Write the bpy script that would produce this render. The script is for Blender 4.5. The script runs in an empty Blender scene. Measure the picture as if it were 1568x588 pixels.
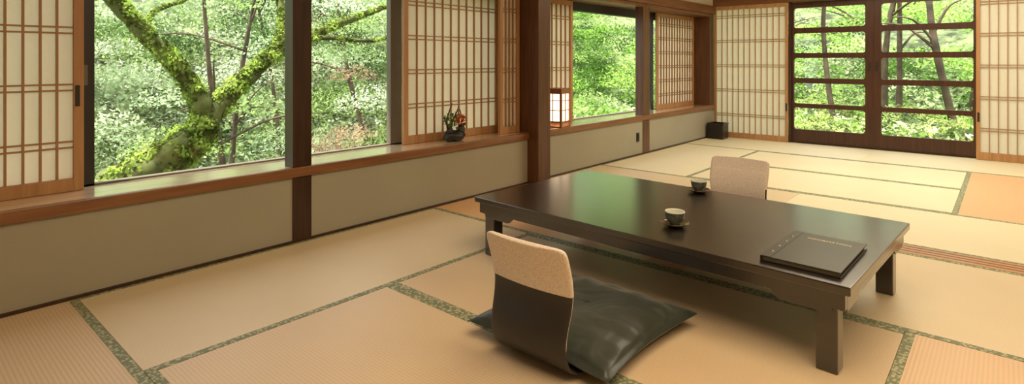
import bpy, math, random
import numpy as np
from mathutils import Vector, Matrix, noise
random.seed(7); rng=np.random.default_rng(11)
S=bpy.context.scene
S.view_settings.view_transform='Standard'
COL=S.collection

# ---------------------------------------------------------------- materials
def newmat(name):
    m=bpy.data.materials.new(name); m.use_nodes=True
    nt=m.node_tree; b=nt.nodes['Principled BSDF']
    return m,nt,b
def plain(name,c,rough=.5,metal=0,spec=None,emit=None,es=0,var=.0,vs=6):
    m,nt,b=newmat(name)
    b.inputs['Base Color'].default_value=(*c,1); b.inputs['Roughness'].default_value=rough
    b.inputs['Metallic'].default_value=metal
    if spec is not None: b.inputs['Specular IOR Level'].default_value=spec
    if emit: b.inputs['Emission Color'].default_value=(*emit,1); b.inputs['Emission Strength'].default_value=es
    if var>0:
        tc=nt.nodes.new('ShaderNodeTexCoord'); n=nt.nodes.new('ShaderNodeTexNoise'); n.inputs['Scale'].default_value=vs; n.inputs['Detail'].default_value=6
        r=nt.nodes.new('ShaderNodeValToRGB')
        r.color_ramp.elements[0].position=.3; r.color_ramp.elements[1].position=.7
        r.color_ramp.elements[0].color=(*[x*(1-var) for x in c],1); r.color_ramp.elements[1].color=(*[min(1,x*(1+var)) for x in c],1)
        nt.links.new(tc.outputs['Object'],n.inputs['Vector']); nt.links.new(n.outputs['Fac'],r.inputs['Fac']); nt.links.new(r.outputs['Color'],b.inputs['Base Color'])
    return m
def wood(name,c1,c2,axis='Y',rough=.35,scale=9,coat=0):
    m,nt,b=newmat(name)
    tc=nt.nodes.new('ShaderNodeTexCoord'); mp=nt.nodes.new('ShaderNodeMapping')
    s=[scale,scale,scale]; s['XYZ'.index(axis)]=scale*.06
    mp.inputs['Scale'].default_value=s
    n=nt.nodes.new('ShaderNodeTexNoise'); n.inputs['Scale'].default_value=4; n.inputs['Detail'].default_value=8; n.inputs['Distortion'].default_value=.6
    r=nt.nodes.new('ShaderNodeValToRGB')
    r.color_ramp.elements[0].position=.32; r.color_ramp.elements[1].position=.68
    r.color_ramp.elements[0].color=(*c1,1); r.color_ramp.elements[1].color=(*c2,1)
    L=nt.links.new
    L(tc.outputs['Object'],mp.inputs['Vector']); L(mp.outputs['Vector'],n.inputs['Vector']); L(n.outputs['Fac'],r.inputs['Fac']); L(r.outputs['Color'],b.inputs['Base Color'])
    b.inputs['Roughness'].default_value=rough
    if coat: b.inputs['Coat Weight'].default_value=1; b.inputs['Coat Roughness'].default_value=coat; b.inputs['Coat IOR'].default_value=1.7
    return m
def tatami(name,c,axis):
    m,nt,b=newmat(name); L=nt.links.new
    tc=nt.nodes.new('ShaderNodeTexCoord')
    w=nt.nodes.new('ShaderNodeTexWave'); w.wave_type='BANDS'; w.bands_direction=axis; w.inputs['Scale'].default_value=24
    w.inputs['Distortion'].default_value=.4; w.inputs['Detail'].default_value=1
    n=nt.nodes.new('ShaderNodeTexNoise'); n.inputs['Scale'].default_value=3; n.inputs['Detail'].default_value=5
    n2=nt.nodes.new('ShaderNodeTexNoise'); n2.inputs['Scale'].default_value=160; n2.inputs['Detail'].default_value=2
    L(tc.outputs['Object'],w.inputs['Vector']);L(tc.outputs['Object'],n.inputs['Vector']);L(tc.outputs['Object'],n2.inputs['Vector'])
    m1=nt.nodes.new('ShaderNodeMix'); m1.data_type='RGBA'
    m1.inputs[6].default_value=(*[x*.80 for x in c],1); m1.inputs[7].default_value=(*[min(1,x*1.10) for x in c],1)
    a=nt.nodes.new('ShaderNodeMath'); a.operation='MULTIPLY_ADD'; a.inputs[1].default_value=.30
    a2=nt.nodes.new('ShaderNodeMath'); a2.operation='MULTIPLY_ADD'; a2.inputs[1].default_value=.35
    a3=nt.nodes.new('ShaderNodeMath'); a3.operation='MULTIPLY'; a3.inputs[1].default_value=.4
    L(n2.outputs['Fac'],a3.inputs[0]); L(n.outputs['Fac'],a2.inputs[0]); L(a3.outputs[0],a2.inputs[2])
    L(w.outputs['Fac'],a.inputs[0]); L(a2.outputs[0],a.inputs[2]); L(a.outputs[0],m1.inputs[0])
    L(m1.outputs[2],b.inputs['Base Color']); b.inputs['Roughness'].default_value=.45
    bp=nt.nodes.new('ShaderNodeBump'); bp.inputs['Strength'].default_value=.25; bp.inputs['Distance'].default_value=.002
    L(w.outputs['Fac'],bp.inputs['Height']); L(bp.outputs['Normal'],b.inputs['Normal'])
    return m
def heri_mat():
    m,nt,b=newmat('heri_cloth'); L=nt.links.new
    tc=nt.nodes.new('ShaderNodeTexCoord'); v=nt.nodes.new('ShaderNodeTexVoronoi'); v.inputs['Scale'].default_value=75
    r=nt.nodes.new('ShaderNodeValToRGB'); r.color_ramp.elements[0].position=.3; r.color_ramp.elements[1].position=.55
    r.color_ramp.elements[0].color=(.50,.50,.30,1); r.color_ramp.elements[1].color=(.20,.22,.12,1)
    L(tc.outputs['Object'],v.inputs['Vector']); L(v.outputs['Distance'],r.inputs['Fac']); L(r.outputs['Color'],b.inputs['Base Color'])
    b.inputs['Roughness'].default_value=.6
    return m
def paper_mat(name,c=(.93,.88,.77),tr=.5):
    m=bpy.data.materials.new(name); m.use_nodes=True; nt=m.node_tree; nt.nodes.clear(); L=nt.links.new
    o=nt.nodes.new('ShaderNodeOutputMaterial'); d=nt.nodes.new('ShaderNodeBsdfDiffuse'); t=nt.nodes.new('ShaderNodeBsdfTranslucent'); x=nt.nodes.new('ShaderNodeMixShader')
    n=nt.nodes.new('ShaderNodeTexNoise'); n.inputs['Scale'].default_value=40; n.inputs['Detail'].default_value=6
    r=nt.nodes.new('ShaderNodeValToRGB'); r.color_ramp.elements[0].color=(*[v*.94 for v in c],1); r.color_ramp.elements[1].color=(*c,1)
    L(n.outputs['Fac'],r.inputs['Fac']); L(r.outputs['Color'],d.inputs['Color']); L(r.outputs['Color'],t.inputs['Color'])
    x.inputs['Fac'].default_value=tr
    L(d.outputs[0],x.inputs[1]); L(t.outputs[0],x.inputs[2]); L(x.outputs[0],o.inputs['Surface'])
    return m
def glass_mat():
    m=bpy.data.materials.new('clear_pane'); m.use_nodes=True; nt=m.node_tree; nt.nodes.clear(); L=nt.links.new
    o=nt.nodes.new('ShaderNodeOutputMaterial'); d=nt.nodes.new('ShaderNodeBsdfTransparent'); t=nt.nodes.new('ShaderNodeBsdfGlossy'); x=nt.nodes.new('ShaderNodeMixShader')
    t.inputs['Roughness'].default_value=.02; x.inputs['Fac'].default_value=.03
    L(d.outputs[0],x.inputs[1]); L(t.outputs[0],x.inputs[2]); L(x.outputs[0],o.inputs['Surface'])
    return m
def leaf_mat(name,trans=.5):
    m=bpy.data.materials.new(name); m.use_nodes=True; nt=m.node_tree; nt.nodes.clear(); L=nt.links.new
    o=nt.nodes.new('ShaderNodeOutputMaterial'); d=nt.nodes.new('ShaderNodeBsdfDiffuse'); t=nt.nodes.new('ShaderNodeBsdfTranslucent'); x=nt.nodes.new('ShaderNodeMixShader')
    a=nt.nodes.new('ShaderNodeVertexColor'); a.layer_name='Col'
    L(a.outputs['Color'],d.inputs['Color']); L(a.outputs['Color'],t.inputs['Color']); x.inputs['Fac'].default_value=trans
    L(d.outputs[0],x.inputs[1]); L(t.outputs[0],x.inputs[2]); L(x.outputs[0],o.inputs['Surface'])
    return m
M_sill=wood('sill_wood',(.74,.55,.34),(.88,.70,.48),'Y',.15,coat=.16)  # base lightened to stand in for bright daylight reflected on the sill
M_shoji=wood('shoji_wood',(.40,.20,.08),(.52,.29,.125),'Z',.45)
M_kumiko=plain('kumiko_wood',(.40,.21,.09),.5)
M_kumd=plain('kumiko_brown',(.30,.14,.06),.5)
M_post=wood('dark_post_wood',(.028,.011,.005),(.058,.023,.009),'Z',.35)
M_postw=wood('warm_post_wood',(.075,.028,.010),(.14,.055,.019),'Z',.35)
M_front_shade=wood('sill_front_shaded_wood',(.17,.07,.024),(.27,.12,.045),'Y',.35)  # sill wood darkened: shade on the front face put into the colour
M_beam=wood('beam_wood',(.12,.048,.016),(.20,.083,.03),'Y',.4)
M_beamx=wood('beam_wood_x',(.13,.05,.018),(.21,.088,.032),'X',.4)
M_door=wood('door_wood',(.045,.016,.008),(.08,.03,.013),'Z',.35)
M_plast=plain('olive_plaster',(.36,.335,.25),.9,var=.04,vs=2)
M_plastb=plain('pale_plaster',(.50,.44,.30),.9,var=.05)
M_ceil=wood('ceiling_board',(.40,.24,.11),(.52,.33,.17),'Y',.6,4)
M_thr=wood('threshold_wood',(.50,.22,.08),(.66,.34,.13),'X',.3)
M_groove=plain('groove_dark',(.22,.09,.03),.5)
M_metal=plain('dark_sash',(.02,.017,.015),.4)
M_sashg=plain('grey_sash',(.13,.11,.08),.4)
M_paper=paper_mat('washi_paper')
M_glass=glass_mat()
M_heri=heri_mat()
M_leaf=leaf_mat('leaf')

# ---------------------------------------------------------------- mesh builder
class MB:
    def __init__(s): s.v=[];s.f=[];s.m=[]
    def box(s,x0,x1,y0,y1,z0,z1,m=0):
        b=len(s.v); s.v+=[(x0,y0,z0),(x1,y0,z0),(x1,y1,z0),(x0,y1,z0),(x0,y0,z1),(x1,y0,z1),(x1,y1,z1),(x0,y1,z1)]
        s.f+=[(b,b+3,b+2,b+1),(b+4,b+5,b+6,b+7),(b,b+1,b+5,b+4),(b+1,b+2,b+6,b+5),(b+2,b+3,b+7,b+6),(b+3,b,b+4,b+7)]; s.m+=[m]*6; return s
    def prism(s,poly,axis,a0,a1,m=0):
        b=len(s.v);n=len(poly)
        for a in (a0,a1):
            for p in poly:
                q=list(p); q.insert(axis,a); s.v.append(tuple(q))
        s.f.append(tuple(range(b,b+n))[::-1]); s.f.append(tuple(range(b+n,b+2*n))); s.m+=[m,m]
        for i in range(n):
            j=(i+1)%n; s.f.append((b+i,b+j,b+n+j,b+n+i)); s.m.append(m)
        return s
    def lathe(s,prof,c=(0,0,0),seg=32,m=0):
        b=len(s.v);n=len(prof)
        for i in range(seg):
            a=2*math.pi*i/seg
            for r,z in prof: s.v.append((c[0]+r*math.cos(a),c[1]+r*math.sin(a),c[2]+z))
        for i in range(seg):
            j=(i+1)%seg
            for k in range(n-1):
                s.f.append((b+i*n+k,b+j*n+k,b+j*n+k+1,b+i*n+k+1)); s.m.append(m)
        return s
def empty(name,loc=(0,0,0),rz=0):
    e=bpy.data.objects.new(name,None); e.location=loc; e.rotation_euler=(0,0,rz); e.empty_display_size=.1; COL.objects.link(e); return e
def obj(name,mb,mats,parent=None,loc=(0,0,0),rz=0,bevel=0,smooth=False):
    me=bpy.data.meshes.new(name); me.from_pydata(mb.v,[],mb.f)
    for m in mats: me.materials.append(m)
    me.polygons.foreach_set('material_index',mb.m)
    if smooth: me.polygons.foreach_set('use_smooth',[True]*len(mb.f))
    me.update()
    import bmesh
    bm=bmesh.new(); bm.from_mesh(me); bmesh.ops.recalc_face_normals(bm,faces=bm.faces); bm.to_mesh(me); bm.free()
    o=bpy.data.objects.new(name,me); COL.objects.link(o); o.location=loc; o.rotation_euler=(0,0,rz)
    if parent: o.parent=parent
    if bevel:
        b=o.modifiers.new('bevel','BEVEL'); b.width=bevel; b.segments=2; b.limit_method='ANGLE'
    return o
def catmull(pts,rad,n=8):
    P=[Vector(p) for p in pts]; out=[];R=[]
    for i in range(len(P)-1):
        p0=P[max(i-1,0)];p1=P[i];p2=P[i+1];p3=P[min(i+2,len(P)-1)]
        for k in range(n):
            t=k/n
            out.append(.5*((2*p1)+(-p0+p2)*t+(2*p0-5*p1+4*p2-p3)*t*t+(-p0+3*p1-3*p2+p3)*t**3)); R.append(rad[i]*(1-t)+rad[i+1]*t)
    out.append(P[-1]);R.append(rad[-1]); return out,R
def tube(mb,pts,rad,seg=12,n=8,bump=0,m=0):
    P,R=catmull(pts,rad,n); b=len(mb.v); prev=None
    for i,p in enumerate(P):
        t=(P[min(i+1,len(P)-1)]-P[max(i-1,0)]).normalized()
        if prev is None: a=t.orthogonal().normalized()
        else: a=(prev-t*prev.dot(t)).normalized()
        prev=a; c=t.cross(a)
        for k in range(seg):
            an=2*math.pi*k/seg; d=a*math.cos(an)+c*math.sin(an); r=R[i]
            if bump: r*=1+bump*noise.noise((p+d*R[i])*7)
            mb.v.append(tuple(p+d*r))
    for i in range(len(P)-1):
        for k in range(seg):
            l=(k+1)%seg; mb.f.append((b+i*seg+k,b+i*seg+l,b+(i+1)*seg+l,b+(i+1)*seg+k)); mb.m.append(m)
    mb.f.append(tuple(range(b,b+seg))[::-1]); e=b+(len(P)-1)*seg; mb.f.append(tuple(range(e,e+seg))); mb.m+=[m,m]
    return P,R

# ---------------------------------------------------------------- leaves
def leaves(name,C,size,col,parent=None,upbias=.8,nrm=None,mat=None,aspect=.5):
    N=len(C); n=rng.normal(size=(N,3)); n[:,2]+=upbias*1.5
    if nrm is not None: n=nrm*1.3+rng.normal(size=(N,3))*.6
    n/=np.linalg.norm(n,axis=1)[:,None]
    a=np.cross(n,rng.normal(size=(N,3))); a/=np.linalg.norm(a,axis=1)[:,None]; b=np.cross(n,a)
    s=size[:,None] if hasattr(size,'__len__') else size
    V=np.empty((N,4,3)); V[:,0]=C-a*s*.5; V[:,1]=C+b*s*aspect*.5-n*s*.08; V[:,2]=C+a*s*.5; V[:,3]=C-b*s*aspect*.5-n*s*.08
    me=bpy.data.meshes.new(name); me.vertices.add(N*4); me.vertices.foreach_set('co',V.reshape(-1))
    me.loops.add(N*4); me.loops.foreach_set('vertex_index',np.arange(N*4,dtype=np.int32))
    me.polygons.add(N); me.polygons.foreach_set('loop_start',np.arange(0,N*4,4,dtype=np.int32))
    try: me.polygons.foreach_set('loop_total',np.full(N,4,dtype=np.int32))
    except Exception: pass
    ca=me.color_attributes.new('Col','FLOAT_COLOR','POINT')
    cc=np.ones((N,4,4)); j=rng.uniform(.55,1.4,size=(N,1)); cc[:,:,:3]=np.clip(col*j,0,1)[:,None,:]
    ca.data.foreach_set('color',cc.reshape(-1)); me.materials.append(mat or M_leaf); me.update(calc_edges=True)
    o=bpy.data.objects.new(name,me); COL.objects.link(o)
    if parent: o.parent=parent
    return o
def ball(N):
    p=rng.normal(size=(N,3)); p/=np.linalg.norm(p,axis=1)[:,None]; return p*(rng.uniform(size=(N,1))**.4)

# ================================================================ ROOM
WY0,WY1=-2.6,7.87; RX=5.7
obj('floor',MB().box(-.36,RX,WY0,WY1+.1,-.12,-.04),[M_thr])
sheen_tints={'a':(.74,.57,.36),'b':(.78,.65,.42),'c':(.76,.53,.31),'p':(.88,.80,.55),'o':(.80,.50,.26)}  # tint per mat, largely painting in the sheen of the rush
tm={}
def mat_t(k,ax):
    if (k,ax) not in tm: tm[(k,ax)]=tatami('tatami_rush_'+k+ax,sheen_tints[k],ax)
    return tm[(k,ax)]
mats=[(0,1.88,-.36,.62,'a'),(0,.93,.62,2.66,'b'),(.93,2.80,.62,1.63,'a'),(.93,2.80,1.63,2.66,'a'),(2.80,3.78,.62,2.66,'c'),
(0,1.87,2.66,3.75,'o'),(1.87,3.78,2.66,3.75,'b'),(1.88,3.78,-.36,.62,'a'),(3.78,RX,-.36,.62,'a'),(3.78,RX,.62,1.63,'a'),(3.78,RX,1.63,2.66,'a'),(3.78,RX,2.66,3.75,'a'),
(0,1.88,-1.4,-.36,'a'),(1.88,3.78,-1.4,-.36,'a'),(3.78,RX,-1.4,-.36,'a'),(0,1.88,-2.6,-1.4,'a'),(1.88,3.78,-2.6,-1.4,'a'),(3.78,RX,-2.6,-1.4,'a'),
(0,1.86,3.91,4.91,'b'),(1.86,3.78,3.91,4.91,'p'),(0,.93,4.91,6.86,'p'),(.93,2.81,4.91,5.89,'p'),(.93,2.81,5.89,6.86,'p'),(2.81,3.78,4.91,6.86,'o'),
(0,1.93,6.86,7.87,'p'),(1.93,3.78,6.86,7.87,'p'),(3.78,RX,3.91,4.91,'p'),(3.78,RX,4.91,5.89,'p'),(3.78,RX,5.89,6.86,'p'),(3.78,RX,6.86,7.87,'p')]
for (x0,x1,y0,y1,k) in mats:
    mb=MB(); h=.033; e=.001
    x0+=e;x1-=e;y0+=e;y1-=e
    if x1-x0>y1-y0:
        mb.box(x0,x1,y0+h,y1-h,-.04,0,0).box(x0,x1,y0,y0+h,-.04,.001,1).box(x0,x1,y1-h,y1,-.04,.001,1); ax='Y'
    else:
        mb.box(x0+h,x1-h,y0,y1,-.04,0,0).box(x0,x0+h,y0,y1,-.04,.001,1).box(x1-h,x1,y0,y1,-.04,.001,1); ax='X'
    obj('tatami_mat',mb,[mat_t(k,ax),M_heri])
mb=MB().box(.0,RX,3.75,3.91,-.04,.002,0)
for yy in (3.79,3.835,3.88): mb.box(.12,RX,yy-.008,yy+.008,0,.0025,1)
obj('trim_threshold',mb,[M_thr,M_groove])

# left wall
mb=MB()
mb.box(-.36,0,WY0,WY1,-.04,.378,0)
mb.box(-.36,0,WY0,WY1,1.80,2.42,1)
mb.box(-.36,0,WY0,-1.0,.433,1.80,1)
obj('wall_left',mb,[M_plast,M_plastb])
obj('trim_window_sill',MB().box(-.40,-.012,WY0,WY1-.002,.378,.433,0).box(-.012,.02,WY0,WY1-.002,.378,.434,1),[M_sill,M_front_shade],bevel=.004)
obj('baseboard_left',MB().box(0,.012,WY0,WY1,0,.014),[M_post])
obj('trim_kamoi_left',MB().box(-.36,.0,-1.0,7.69,1.66,1.80,0).box(0,.03,WY0,WY1-.03,1.70,1.81,0),[M_beam],bevel=.003)
obj('trim_post_1',MB().box(-.09,.008,1.62,1.737,.433,1.66).box(0,.008,1.62,1.737,0.0,.378),[M_post],bevel=.003)
obj('trim_post_2',MB().box(-.36,.12,3.742,3.91,.0,2.42),[M_postw],bevel=.004)
obj('trim_post_3',MB().box(-.09,.008,5.775,5.93,.433,1.66).box(0,.008,5.775,5.93,0.0,.378),[M_postw],bevel=.003)
obj('trim_post_4',MB().box(-.36,.0,7.69,7.87,.433,1.80),[M_postw],bevel=.003)

# glazed sashes
mb=MB()
for (a,b,m) in ((-.98,-.92,0),(.672,.748,0),(2.535,2.635,1),(3.68,3.74,0)): mb.box(-.35,-.30,a,b,.433,1.66,m)
mb.box(-.35,-.30,-.98,3.74,1.59,1.66,0).box(-.35,-.30,-.98,3.74,.433,.443,1).box(-.326,-.322,-.92,3.7,.443,1.59,2)
mb.box(-.30,-.296,.695,.72,.93,1.03,1)
obj('window_1',mb,[M_metal,M_sashg,M_glass])
mb=MB()
for (a,b,m) in ((3.91,3.96,0),(4.70,4.75,1),(6.34,6.40,0),(6.56,6.62,0),(7.63,7.69,0)): mb.box(-.35,-.30,a,b,.433,1.66,m)
mb.box(-.35,-.28,3.91,7.69,1.57,1.66,0).box(-.35,-.30,3.91,7.69,.433,.443,1).box(-.326,-.322,3.96,7.63,.443,1.57,2)
obj('window_2',mb,[M_metal,M_sashg,M_glass])

def shoji(name,loc,rz,w,h,nv,pitch,z_off=0,stile=.04,rail=.06,kum=None,first=.2,handle=None,toprail=.05):
    e=empty(name,loc,rz); f=MB()
    f.box(0,stile,-.015,.015,0,h).box(w-stile,w,-.015,.015,0,h).box(stile,w-stile,-.015,.015,0,rail).box(stile,w-stile,-.015,.015,h-toprail,h)
    obj('frame',f,[M_shoji],e,bevel=.002)
    k=MB(); iw=w-2*stile
    for i in range(1,nv+1):
        x=stile+iw*i/(nv+1); k.box(x-.0045,x+.0045,-.012,.002,rail,h-toprail)
    z=rail+first
    while z<h-toprail-.02:
        k.box(stile,w-stile,-.010,.002,z-.018,z-.010); k.box(stile,w-stile,-.010,.002,z+.010,z+.018); z+=pitch
    obj('kumiko_lattice',k,[kum or M_kumiko],e)
    obj('paper',MB().box(stile-.002,w-stile+.002,.003,.0045,rail-.002,h-toprail+.002),[M_paper],e)
    if handle is not None:
        obj('finger_pull',MB().box(handle-.009,handle+.009,-.018,-.014,.40,.50),[M_metal],e)
    return e
R90=math.radians(90)
zb=.434; hh=1.66-zb-.002
shoji('shoji_screen',(-.24,-.30,zb),R90,.99,hh,14,.27,first=.16,handle=.965)
shoji('shoji_screen',(-.24,2.60,zb),R90,1.03,hh,10,.255,first=.22,handle=None)
shoji('shoji_screen',(-.10,3.49,zb),R90,.25,hh,3,.255,first=.22,stile=.035)
shoji('shoji_screen',(-.24,3.912,zb),R90,.825,hh,9,.255,first=.22)
shoji('shoji_screen',(-.24,6.58,zb),R90,1.108,hh,12,.18,first=.12,kum=M_kumd)
shoji('shoji_screen',(.012,7.835,.002),0,.955,1.80,11,.335,first=.24,stile=.03,rail=.07,kum=M_kumiko,handle=.94)
shoji('shoji_screen',(2.845,7.80,.002),0,.95,1.80,11,.335,first=.24,stile=.035,rail=.08,handle=.02)

mb=MB().box(-.36,RX,7.87,8.0,1.90,2.42,0).box(3.80,RX,7.87,8.0,-.04,1.9,0)
obj('wall_back',mb,[M_plastb])
obj('trim_kamoi_back',MB().box(0.0,RX,7.80,7.98,1.805,1.90),[M_beamx],bevel=.003)
obj('trim_sill_back',MB().box(0,3.80,7.87,8.0,-.04,.012),[M_post])
obj('trim_post_5',MB().box(.968,1.0,7.85,7.95,0.012,1.805),[M_post])
zr=[(.175,.45),(.505,.765),(.83,1.085),(1.15,1.40),(1.47,1.725)]
def door(name,x0,x1,l,r):
    e=empty(name); f=MB(); y0,y1=7.885,7.925
    f.box(x0,x0+l,y0,y1,.013,1.80).box(x1-r,x1,y0,y1,.013,1.80)
    zs=[.013]+[z for p in zr for z in p]+[1.80]
    for i in range(0,len(zs),2): f.box(x0+l,x1-r,y0,y1,zs[i],zs[i+1])
    rr=.03
    for (a,b) in zr:
        for (cx,sx) in ((x0+l,1),(x1-r,-1)):
            for (cz,sz) in ((a,1),(b,-1)):
                poly=[(cx,cz)]+[(cx+sx*rr*(1-math.sin(t)),cz+sz*rr*(1-math.cos(t))) for t in [k*math.pi/12 for k in range(7)]]
                f.prism([(p[0],p[1]) for p in poly],1,y0+.002,y1-.002)
    obj('frame',f,[M_door],e)
    obj('pane',MB().box(x0+l,x1-r,7.904,7.907,.1,1.76),[M_glass],e)
door('door_1',1.002,1.90,.022,.085)
door('door_2',1.902,2.86,.075,.04)
hd=MB().box(1.855,1.87,7.872,7.885,.93,1.03).box(1.925,1.94,7.872,7.885,.93,1.03)
obj('door_pull_plates',hd,[M_metal])

obj('wall_right',MB().box(RX,RX+.15,WY0,WY1+.13,-.12,2.42),[M_plastb])
obj('wall_front',MB().box(-.36,RX,WY0-.15,WY0,-.12,2.42),[M_plastb])
obj('ceiling',MB().box(-.52,RX+.15,WY0-.15,WY1+.5,2.42,2.6),[M_ceil])

# ================================================================ TABLE
M_lac=wood('black_brown_lacquer',(.009,.0055,.003),(.016,.009,.005),'X',.24,6,coat=.20)
lb=M_lac.node_tree.nodes['Principled BSDF']; lb.inputs['Roughness'].default_value=.36; lb.inputs['Specular IOR Level'].default_value=.5
TA=math.radians(-2.7); tz=.315
te=empty('low_table',(1.843,2.650,0),TA)
L2,W2=.90,.512
obj('top',MB().box(-L2,L2,-W2,W2,tz-.030,tz),[M_lac],te,bevel=.004)
a=MB(); ix=L2-.020; iy=W2-.020
for s in (-1,1):
    yo=s*iy; yi=s*(iy-.025); y0,y1=min(yo,yi),max(yo,yi)
    poly=[(-ix,tz-.03),(-ix,tz-.088),(-ix+.04,tz-.088),(-ix+.045,tz-.108),(-ix+.21,tz-.108),(-ix+.24,tz-.080),(ix-.24,tz-.080),(ix-.21,tz-.108),(ix-.045,tz-.108),(ix-.04,tz-.088),(ix,tz-.088),(ix,tz-.03)]
    a.prism(poly,1,y0,y1)
    xo=s*ix; xi=s*(ix-.025); x0,x1=min(xo,xi),max(xo,xi)
    poly=[(-iy+.026,tz-.03),(-iy+.026,tz-.100),(-iy+.17,tz-.100),(-iy+.20,tz-.080),(iy-.20,tz-.080),(iy-.17,tz-.100),(iy-.026,tz-.100),(iy-.026,tz-.03)]
    a.prism(poly,0,x0,x1)
obj('apron',a,[M_lac],te,bevel=.002)
i=0
for sx in (-1,1):
    for sy in (-1,1):
        i+=1; cx=sx*(ix-.060); cy=sy*(iy-.050)
        obj('leg_%d'%i,MB().box(cx-.034,cx+.034,cy-.034,cy+.034,.001,tz-.03),[M_lac],te,bevel=.004)

# ================================================================ ZAISU + ZABUTON
M_ply=plain('dark_bent_plywood',(.030,.026,.023),.42)
def fabric():
    m,nt,b=newmat('cream_woven_fabric'); L=nt.links.new
    tc=nt.nodes.new('ShaderNodeTexCoord')
    c=nt.nodes.new('ShaderNodeTexNoise'); c.inputs['Scale'].default_value=190; c.inputs['Detail'].default_value=1
    r=nt.nodes.new('ShaderNodeValToRGB'); r.color_ramp.elements[0].color=(.74,.62,.50,1); r.color_ramp.elements[1].color=(.86,.77,.65,1); r.color_ramp.elements[0].position=.38; r.color_ramp.elements[1].position=.6
    L(tc.outputs['Object'],c.inputs['Vector']); L(c.outputs['Fac'],r.inputs['Fac']); L(r.outputs['Color'],b.inputs['Base Color']); b.inputs['Roughness'].default_value=.8
    bp=nt.nodes.new('ShaderNodeBump'); bp.inputs['Strength'].default_value=.2; bp.inputs['Distance'].default_value=.002; L(c.outputs['Fac'],bp.inputs['Height']); L(bp.outputs['Normal'],b.inputs['Normal'])
    return m
M_fab=fabric()
def zaisu(loc,rz):
    e=empty('legless_floor_chair',loc,rz)
    prof=[(.46,.012,.15),(.44,.012,.185),(.30,.012,.19),(.15,.012,.185),(.06,.014,.175),(.02,.024,.17),(-.004,.05,.168),(-.018,.09,.165),(-.020,.13,.164),(-.008,.18,.166),(.006,.23,.170),(.010,.28,.173),(.002,.33,.175),(-.014,.38,.176),(-.026,.415,.176),(-.032,.433,.172),(-.034,.438,.163)]
    def strip(p,name,mat,off,th,nx=12,dy=0):
        mb=MB()
        for (y,z,w) in p:
            for k in range(nx+1):
                t=-1+2*k/nx; mb.v.append((t*w,y+dy-(.018*(1-t*t) if z>.05 else 0),z))
        for i in range(len(p)-1):
            for k in range(nx):
                b=i*(nx+1)+k; mb.f.append((b,b+1,b+nx+2,b+nx+1)); mb.m.append(0)
        o=obj(name,mb,[mat],e,smooth=True)
        so=o.modifiers.new('s','SOLIDIFY'); so.thickness=th; so.offset=off
        sb=o.modifiers.new('ss','SUBSURF'); sb.levels=1; sb.render_levels=2
        return o
    strip(prof,'bentwood_shell',M_ply,0,.011)
    strip([(prof[11][0],.279,.175)]+[(y,z,w+.002) for (y,z,w) in prof[11:]]+[(-.036,.443,.150)],'upholstered_back',M_fab,0,.020)
    strip([(y,z,w-.006) for (y,z,w) in prof[7:14]],'front_pad',M_fab,0,.010,dy=.012)
    return e
zaisu((1.87,1.50,.004),0)
zaisu((1.852,3.535,.004),math.pi)
def satin():
    m,nt,b=newmat('dark_green_satin'); L=nt.links.new
    b.inputs['Base Color'].default_value=(.028,.038,.028,1); b.inputs['Roughness'].default_value=.34
    b.inputs['Sheen Weight'].default_value=.25
    tc=nt.nodes.new('ShaderNodeTexCoord'); n=nt.nodes.new('ShaderNodeTexNoise'); n.inputs['Scale'].default_value=5; n.inputs['Detail'].default_value=2; n.inputs['Distortion'].default_value=1.0
    bp=nt.nodes.new('ShaderNodeBump'); bp.inputs['Strength'].default_value=.5; bp.inputs['Distance'].default_value=.03
    L(tc.outputs['Object'],n.inputs['Vector']); L(n.outputs['Fac'],bp.inputs['Height']); L(bp.outputs['Normal'],b.inputs['Normal'])
    return m
M_satin=satin()
def zabuton(loc,rz,hx=.314,hy=.325):
    mb=MB(); n=48
    for side in (1,-1):
        b=len(mb.v)
        for i in range(n+1):
            for j in range(n+1):
                u=-1+2*i/n; v=-1+2*j/n
                x=u*hx*(1-.11*(1-v*v)*abs(u)**2); y=v*hy*(1-.11*(1-u*u)*abs(v)**2)
                pf=max(0,(1-u**2)*(1-v**2))**.36
                ed=(1-abs(u)**8)*(1-abs(v)**8)
                if side==1:
                    z=.032+.080*pf+.010*noise.noise(Vector((x*8,y*8,1)))*ed - .014*math.exp(-(u*u+v*v)*12)
                    z+=.008*ed*math.sin(17*u+3*v)*max(0,abs(v)-.4)+.008*ed*math.sin(17*v-2*u)*max(0,abs(u)-.4)
                else: z=.032-.026*pf**.8
                mb.v.append((x,y,z+.006*(abs(u)*abs(v))**6))
        for i in range(n):
            for j in range(n):
                q=b+i*(n+1)+j; f=(q,q+n+1,q+n+2,q+1); mb.f.append(f if side==1 else f[::-1]); mb.m.append(0)
    e=empty('floor_cushion',loc,rz)
    o=obj('satin_cover',mb,[M_satin],e,smooth=True)
    w=o.modifiers.new('w','WELD'); w.merge_threshold=.0005
    t=MB()
    for k in (-1,1):
        tube(t,[(0,0,.098),(k*.015,.01,.102),(k*.03,.02,.100)],[.002,.002,.001],6,4)
    obj('center_tassel',t,[M_satin],e)
zabuton((1.863,1.838,.018),math.radians(-1))
zabuton((1.845,3.20,.018),math.radians(180))

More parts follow.
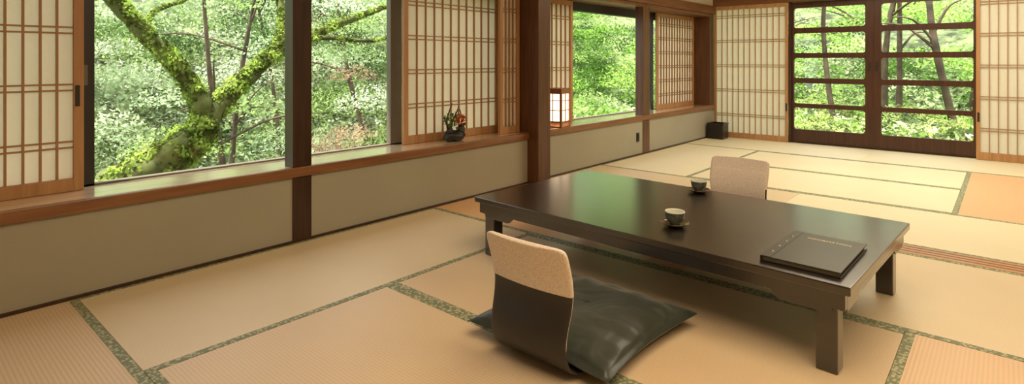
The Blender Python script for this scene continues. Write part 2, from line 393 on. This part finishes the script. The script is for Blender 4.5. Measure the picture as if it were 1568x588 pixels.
# ================================================================ TABLE OBJECTS
M_cupo=plain('celadon_dark_glaze',(.10,.115,.09),.16,var=.5,vs=40)
M_cupi=plain('pale_tea_glaze',(.66,.68,.58),.15)
M_sau=plain('brown_lacquer_saucer',(.20,.16,.11),.16,metal=.6)
def cup(loc):
    e=empty('teacup_on_saucer',loc)
    s=MB().lathe([(.0,.004),(.026,.004),(.03,.001),(.034,.004),(.052,.010),(.062,.017),(.0625,.019),(.055,.016),(.034,.009),(.0,.008)],seg=40)
    obj('saucer',s,[M_sau],e,smooth=True)
    c=MB().lathe([(0,.012),(.018,.009),(.022,.009),(.023,.014),(.033,.022),(.040,.040),(.043,.060),(.0435,.063)],seg=40,m=0)
    c.lathe([(.0435,.063),(.0440,.067),(.0415,.068),(.040,.060),(.036,.038),(.026,.020),(0,.018)],seg=40,m=1)
    obj('cup',c,[M_cupo,M_cupi],e,smooth=True)
cup((1.985,2.375,tz)); cup((1.80,3.07,tz))
M_cov=plain('black_leather_cover',(.032,.027,.018),.38,var=.2)
M_page=plain('binder_pages',(.30,.25,.16),.7)
M_riv=plain('brass_rivet',(.35,.30,.2),.3,metal=1)
M_gold=plain('gold_lettering',(.75,.62,.35),.4,metal=.3)
be=empty('information_binder',(2.55,2.372,tz+.001),math.radians(-1.5))
bm=MB().box(-.128,.132,-.203,.203,.0,.003).box(-.130,.132,-.205,.205,.016,.0195).box(-.132,-.128,-.204,.204,0,.0195)
obj('cover',bm,[M_cov],be,bevel=.001)
obj('pages',MB().box(-.127,.124,-.196,.196,.003,.016),[M_page],be)
obj('spine_hinge_strip',MB().box(-.128,-.095,-.203,.203,.0195,.0205),[M_cov],be)
rv=MB()
for yy in (-.13,-.05,.03,.11): rv.lathe([(0,.0225),(.005,.022),(.006,.0205)],(-.112,yy,0),12)
obj('rivets',rv,[M_riv],be,smooth=True)
tc=bpy.data.curves.new('cover_title','FONT'); tc.body='INFORMATION'; tc.size=.022; tc.extrude=.0002; tc.align_x='CENTER'; tc.space_character=1.05
tc.materials.append(M_gold); to=bpy.data.objects.new('cover_title',tc); COL.objects.link(to); to.parent=be; to.location=(.016,.125,.0198)

# ================================================================ ANDON LAMP
M_lpap=plain('lit_washi',(.9,.8,.6),.8,emit=(1,.80,.55),es=2.0)
M_lw=plain('lamp_frame_wood',(.30,.12,.05),.4)
ae=empty('andon_paper_lantern',(-.075,4.27,.434),math.radians(8))
f=MB(); w=.085; H=.36
for sx in (-1,1):
    for sy in (-1,1): f.box(sx*w-.009,sx*w+.009,sy*w-.009,sy*w+.009,0,H)
for z0,z1 in ((.0,.012),(.045,.058),(H-.05,H-.012)):
    for s in (-1,1):
        f.box(-w,w,s*w-.006,s*w+.006,z0,z1); f.box(s*w-.006,s*w+.006,-w,w,z0,z1)
f.box(-w-.006,w+.006,-w-.006,w+.006,H-.012,H)
for z in (.155,.245):
    for s in (-1,1): f.box(-w,w,s*w-.004,s*w+.004,z,z+.006); f.box(s*w-.004,s*w+.004,-w,w,z,z+.006)
for s in (-1,1): f.box(-.003,.003,s*w-.004,s*w+.004,.05,H-.02); f.box(s*w-.004,s*w+.004,-.003,.003,.05,H-.02)
obj('frame',f,[M_lw],ae)
g=w-.007
p=MB()
for s in (-1,1):
    p.box(-g,g,s*g-.001,s*g+.001,.058,H-.03); p.box(s*g-.001,s*g+.001,-g,g,.058,H-.03)
obj('paper_shade',p,[M_lpap],ae)

M_blk=plain('black_lacquer',(.02,.015,.012),.3)
bx=empty('black_wooden_wastebox',(.14,7.62,0))
q=MB(); q.box(-.1,.1,-.1,.1,0,.012)
for s in (-1,1): q.box(-.1,.1,s*.1-.006,s*.1+.006,0,.2); q.box(s*.1-.006,s*.1+.006,-.1,.1,0,.2)
obj('box_body',q,[M_blk],bx,bevel=.002)
obj('rim',MB().box(-.108,.108,-.108,-.094,.195,.21).box(-.108,.108,.094,.108,.195,.21).box(-.108,-.094,-.108,.108,.195,.21).box(.094,.108,-.108,.108,.195,.21),[M_blk],bx)
ou=empty('wall_outlet',(0.0,5.66,.15))
obj('plate',MB().box(0,.012,-.028,.028,0,.10),[M_blk],ou,bevel=.003)
obj('socket_face',MB().box(.012,.018,-.012,.012,.02,.08),[M_metal],ou)

# ================================================================ IKEBANA
fe=empty('flower_arrangement',(-.11,2.99,.434))
st=MB(); 
def blob(mb,c,r,seed,m=0,n=14):
    b=len(mb.v)
    for i in range(n+1):
        th=math.pi*i/n
        for k in range(2*n):
            ph=math.pi*k/n; d=Vector((math.sin(th)*math.cos(ph),math.sin(th)*math.sin(ph),math.cos(th)))
            rr=1+.28*noise.noise(d*2.2+Vector((seed,0,0)))
            mb.v.append((c[0]+d.x*r[0]*rr,c[1]+d.y*r[1]*rr,max(.0,c[2]+d.z*r[2]*rr)))
    for i in range(n):
        for k in range(2*n):
            l=(k+1)%(2*n); mb.f.append((b+i*2*n+k,b+i*2*n+l,b+(i+1)*2*n+l,b+(i+1)*2*n+k)); mb.m.append(m)
blob(st,(0,0,.035),(.06,.10,.045),3); blob(st,(.02,.05,.08),(.03,.035,.04),6); blob(st,(.0,-.045,.07),(.025,.03,.04),9)
obj('dark_stone_vase',st,[plain('dark_stone',(.02,.018,.015),.45,var=.4)],fe,smooth=True)
ha=MB(); tube(ha,[(0,-.06,.06),(0,-.075,.15),(0,-.05,.23),(0,-.02,.29)],[.008,.006,.005,.003],6)
tube(ha,[(0,-.055,.07),(.0,.0,.18),(0,.04,.24),(0,.05,.27)],[.007,.006,.005,.002],6)
tube(ha,[(0,.05,.07),(.0,.08,.15),(0,.06,.24)],[.007,.006,.003],6)
tube(ha,[(0,-.02,.07),(.02,-.09,.13),(.02,-.13,.20)],[.006,.005,.002],6)
obj('twisted_twigs',ha,[plain('twig_bark',(.05,.025,.015),.6)],fe)
N=80; C=ball(N)*np.array([.05,.12,.09])+np.array([.01,-.01,.15]); col=np.tile(np.array([.10,.20,.05]),(N,1))
leaves('green_leaves',C,rng.uniform(.025,.05,N),col,fe)
N=70; C=ball(N)*np.array([.045,.055,.045])+np.array([.02,.045,.16]); col=np.tile(np.array([.75,.12,.05]),(N,1)); col[::3]=(.85,.4,.1)
leaves('red_blossoms',C,rng.uniform(.02,.032,N),col,fe,aspect=.9)

# ================================================================ GARDEN
def sm(a,b,x): t=np.clip((x-a)/(b-a),0,1); return t*t*(3-2*t)
def gz(x,y):
    L=-1.7+1.35*sm(4.5,9.0,np.asarray(y,float))
    return L+.55*np.maximum(0,-np.asarray(x,float)-7.5)+.42*np.maximum(0,np.asarray(y,float)-14.5)
xs=np.linspace(-26,14,90); ys=np.linspace(-14,32,100)
mb=MB()
for X in xs:
    for Y in ys:
        z=float(gz(X,Y)); 
        if -.9<X<RX+.9 and -3.5<Y<8.8: z=min(z,-.5)
        z+=.25*noise.noise(Vector((X*.7,Y*.7,0)))
        mb.v.append((X,Y,z))
ny=len(ys)
for i in range(len(xs)-1):
    for j in range(ny-1):
        q=i*ny+j; mb.f.append((q,q+ny,q+ny+1,q+1)); mb.m.append(0)
m,nt,b=newmat('moss_ground'); n=nt.nodes.new('ShaderNodeTexNoise'); n.inputs['Scale'].default_value=2.2; n.inputs['Detail'].default_value=12; n.inputs['Roughness'].default_value=.75; r=nt.nodes.new('ShaderNodeValToRGB')
tcn=nt.nodes.new('ShaderNodeTexCoord'); nt.links.new(tcn.outputs['Object'],n.inputs['Vector'])
r.color_ramp.elements[0].position=.42; r.color_ramp.elements[1].position=.60; r.color_ramp.elements[0].color=(.03,.04,.02,1); r.color_ramp.elements[1].color=(.18,.24,.09,1)
nt.links.new(n.outputs['Fac'],r.inputs['Fac']); nt.links.new(r.outputs['Color'],b.inputs['Base Color']); b.inputs['Roughness'].default_value=1
obj('garden_ground',mb,[m],smooth=True)
M_bark=plain('grey_brown_bark',(.10,.07,.045),.9,var=.5)
M_moss=plain('mossy_bark',(.10,.12,.03),.95,var=.6)

mt=empty('mossy_maple_tree'); mb=MB(); segs=[]
X=-2.5; K=.93
def T(p,r,*a): segs.append(tube(mb,p,[v*K for v in r],*a))
T([(X+.15,.85,-1.9),(X+.1,1.0,-.9),(X+.05,1.22,-.30),(X,1.50,.02),(X,1.765,.19),(X,2.0,.34),(X,2.085,.52)],[.26,.24,.22,.20,.175,.15,.125],16,8,.45)
T([(X,2.06,.44),(X,2.05,.60),(X,1.981,.787),(X,1.806,1.05),(X,1.582,1.298),(X,1.374,1.557),(X,1.198,1.80),(X-.1,.95,2.4)],[.11,.10,.09,.082,.073,.065,.055,.04],12,8,.45)
T([(X,2.08,.46),(X,2.217,.657),(X,2.455,.894),(X,2.745,1.135),(X,3.094,1.302),(X,3.558,1.50),(X,4.1,1.70),(X-.1,4.9,2.0)],[.11,.10,.085,.075,.055,.042,.03,.02],12,8,.45)
T([(X,2.70,1.10),(X,2.80,1.35),(X-.1,2.85,1.7),(X-.2,2.8,2.2)],[.06,.045,.04,.03],10,6,.3)
T([(X,3.0,1.26),(X+.1,3.3,1.30),(X+.2,3.8,1.28),(X+.2,4.3,1.45)],[.03,.025,.018,.012],8,6,.3)
T([(X,1.6,1.28),(X-.3,1.75,1.5),(X-.6,2.2,1.7)],[.03,.022,.015],8,6,.3)
obj('trunk',mb,[M_moss],mt,smooth=True)
Cs=[];Ns=[];Cc=[]
for P,R in segs:
    for i in range(len(P)-1):
        t=(P[i+1]-P[i]); l=t.length; t.normalize(); a=t.orthogonal().normalized(); c=t.cross(a)
        for k in range(int(l*R[i]*26000)):
            an=random.uniform(0,2*math.pi); d=a*math.cos(an)+c*math.sin(an)
            pos=P[i].lerp(P[i+1],random.random()); nz=noise.noise((pos+d*R[i])*8)
            if nz<-.34: continue
            Cs.append(tuple(pos+d*R[i]*random.uniform(.95,1.12+max(0,nz)*.6))); Ns.append(tuple(d)); Cc.append(nz)
Cs=np.array(Cs);Ns=np.array(Ns);N=len(Cs); Cc=np.array(Cc)[:,None]
f_=np.clip(Cc*1.8+.45+rng.normal(size=(N,1))*.3,0,1)
col=f_*np.array([[.44,.60,.12]])+(1-f_)*np.array([[.07,.11,.02]])
leaves('ivy_moss_leaves',Cs,rng.uniform(.022,.046,N),col,mt,nrm=Ns,aspect=.75)

PAL=np.array([[.62,.71,.46],[.50,.63,.30],[.70,.76,.58],[.28,.42,.14],[.56,.66,.44],[.38,.54,.18],[.08,.14,.05],[.14,.23,.08],[.46,.58,.34]])  # darkest greens put the shaded hollows between leaf layers into the colour
PALB=np.array([[.46,.70,.17],[.58,.77,.28],[.28,.50,.09],[.68,.80,.44],[.08,.16,.035],[.16,.30,.06]])  # dark entries again paint in the shade between leaves
def pads(name,centers,rad,per,pal,ls,parent=None,flat=.28,redf=None):
    Call=[];Col=[];Sz=[]
    for c,rr in zip(centers,rad):
        n=int(per*rr*rr); q=ball(n)*np.array([rr,rr,rr*flat])
        q[:,2]-= .25*(q[:,0]**2+q[:,1]**2)/rr
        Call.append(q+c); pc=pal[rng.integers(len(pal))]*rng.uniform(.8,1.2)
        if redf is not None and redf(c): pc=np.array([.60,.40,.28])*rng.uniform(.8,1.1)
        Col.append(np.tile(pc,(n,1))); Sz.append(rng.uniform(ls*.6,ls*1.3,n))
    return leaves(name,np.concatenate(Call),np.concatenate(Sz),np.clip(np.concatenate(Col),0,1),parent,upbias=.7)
cs=np.array([[-2.7,3.6,1.75],[-2.9,4.3,1.6],[-2.6,2.9,2.0],[-3.0,2.2,1.95],[-2.5,1.2,2.1],[-3.2,3.6,2.0],[-2.7,5.0,1.75],[-3.2,2.7,1.75]])
pads('canopy_leaves',cs,[.45,.5,.5,.45,.5,.6,.5,.4],1200,PAL[[0,1,2,4,5]],.045,mt)
woods=empty('garden_woodland')
def trunk_tree(base,h,r,lean,nb=5,m=None):
    mb=MB(); b=Vector(base); top=b+Vector((lean[0],lean[1],h))
    mid=b.lerp(top,.5)+Vector((random.uniform(-.3,.3),random.uniform(-.3,.3),0))
    tube(mb,[tuple(b-Vector((0,0,.3))),tuple(mid),tuple(top)],[r,r*.75,r*.3],9,6,.3)
    for k in range(nb):
        s=mid.lerp(top,random.uniform(-.3,.8)); d=Vector((random.uniform(-1,1),random.uniform(-1,1),random.uniform(.1,.7)))*h*.33
        tube(mb,[tuple(s),tuple(s+d*.5+Vector((0,0,.15))),tuple(s+d)],[r*.4,r*.28,r*.1],7,5,.2)
    obj('trunk',mb,[m or M_bark],woods,smooth=True)
def grove(name,n,xr,yr,zlo,zhi,pal,per,ls,rr=(.5,1.0),ntr=5,redf=None):
    C=[];R=[]
    for k in range(n):
        x=random.uniform(*xr); y=random.uniform(*yr); g=float(gz(x,y))
        z=random.uniform(max(g+.2,zlo),max(g+1.6,zhi)); C.append((x,y,z)); R.append(random.uniform(*rr))
    pads(name,np.array(C),R,per,pal,ls,woods,redf=redf)
    for k in range(ntr):
        x=random.uniform(*xr);y=random.uniform(*yr)
        trunk_tree((x,y,float(gz(x,y))),random.uniform(3,4.5),random.uniform(.04,.085),(random.uniform(-.8,.8),random.uniform(-.8,.8)))
red=lambda c: (5.0<c[1]<6.6 and c[2]<1.0 and c[0]>-6.6)
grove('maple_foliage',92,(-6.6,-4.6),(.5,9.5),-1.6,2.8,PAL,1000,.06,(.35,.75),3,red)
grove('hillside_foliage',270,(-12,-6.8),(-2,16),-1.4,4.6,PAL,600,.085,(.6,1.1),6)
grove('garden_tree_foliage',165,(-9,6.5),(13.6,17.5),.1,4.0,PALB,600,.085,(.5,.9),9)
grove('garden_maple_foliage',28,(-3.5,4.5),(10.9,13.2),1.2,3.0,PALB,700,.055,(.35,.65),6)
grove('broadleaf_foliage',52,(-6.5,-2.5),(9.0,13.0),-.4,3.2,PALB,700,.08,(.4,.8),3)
N=26000; x=rng.uniform(-8,6.5,N); y=rng.uniform(9.6,18,N)
C=np.stack([x,y,gz(x,y)+rng.uniform(0,.35,N)+.1],1)
ids=(np.floor(x*1.3)+np.floor(y*1.3)*7).astype(int)%len(PALB)
leaves('ground_cover',C,rng.uniform(.06,.14,N),PALB[ids],woods)
N=30000; x=rng.uniform(-14,-3.2,N); y=rng.uniform(-3,9.6,N)
C=np.stack([x,y,gz(x,y)+rng.uniform(0,.6,N)],1)
ids=(np.floor(x*1.1)+np.floor(y*1.1)*7).astype(int)%len(PAL)
leaves('slope_cover',C,rng.uniform(.07,.16,N),PAL[ids]*.8,woods)
az=empty('azalea_shrubs'); mcore=plain('shrub_core',(.04,.07,.02),1)
for (x,y,r) in ((.9,10.2,.60),(2.35,10.7,.62),(-.5,10.8,.7),(3.7,10.4,.7),(1.7,11.9,.75),(-1.9,11.4,.9),(3.1,12.3,.8),(.2,12.6,.8),(1.45,10.0,.35),(2.9,9.9,.4)):
    g=float(gz(x,y)); cm=MB(); blob(cm,(0,0,0),(r*.90,r*.90,r*.66),x,0,12)
    cm.v=[(a+x,b_+y,max(c_,-.1)+g) for a,b_,c_ in cm.v]
    obj('twiggy_core',cm,[mcore],az,smooth=True)
    N=int(9000*r*r); d=rng.normal(size=(N,3)); d[:,2]=abs(d[:,2]); d/=np.linalg.norm(d,axis=1)[:,None]
    lump=np.array([1+.22*noise.noise(Vector(v)*3.2+Vector((x,y,0))) for v in d])[:,None]
    C=d*np.array([r,r,r*.78])*lump*rng.uniform(.9,1.05,(N,1))+np.array([x,y,g])
    shade=np.array([.75+.9*noise.noise(Vector(v)*4+Vector((y,x,3))) for v in d])[:,None]
    leaves('leaves',C,rng.uniform(.03,.055,N),np.clip(np.array([.50,.60,.20])*rng.uniform(.8,1.15)*shade,.02,1),az,nrm=d,aspect=.6)

# ================================================================ LIGHT
w=bpy.data.worlds.new('World'); S.world=w; w.use_nodes=True
bg=w.node_tree.nodes['Background']; bg.inputs['Color'].default_value=(.93,.97,1,1); bg.inputs['Strength'].default_value=2.5
sun=bpy.data.lights.new('sun','SUN'); sun.energy=13.5; sun.angle=.02; sun.color=(1,.96,.86)
so=bpy.data.objects.new('sun',sun); COL.objects.link(so); so.rotation_euler=Vector((.10,.30,-.9)).to_track_quat('-Z','Y').to_euler()
def area(name,loc,sx,sy,p,c):
    l=bpy.data.lights.new(name,'AREA'); l.shape='RECTANGLE'; l.size=sx; l.size_y=sy; l.energy=p; l.color=c
    o=bpy.data.objects.new(name,l); COL.objects.link(o); o.location=loc; return o
area('warm_fill_light',(3.2,1.4,2.38),2.4,2.4,74,(1,.78,.52))  # unseen warm fill added under the ceiling, no fixture modelled
area('warm_fill_light',(2.6,5.9,2.38),2.4,2.4,90,(1,.87,.65))  # same added fill for the far room, out of view

# ================================================================ CAMERA
cd=bpy.data.cameras.new('camera'); cam=bpy.data.objects.new('camera',cd); COL.objects.link(cam)
cam.location=(3.10,0,1.05); cam.rotation_euler=(math.radians(90),0,math.radians(41.2))
cd.sensor_width=36; cd.lens=885/1600*36; cd.shift_y=-205/1600; cd.clip_end=200; cd.clip_start=.02
S.camera=cam
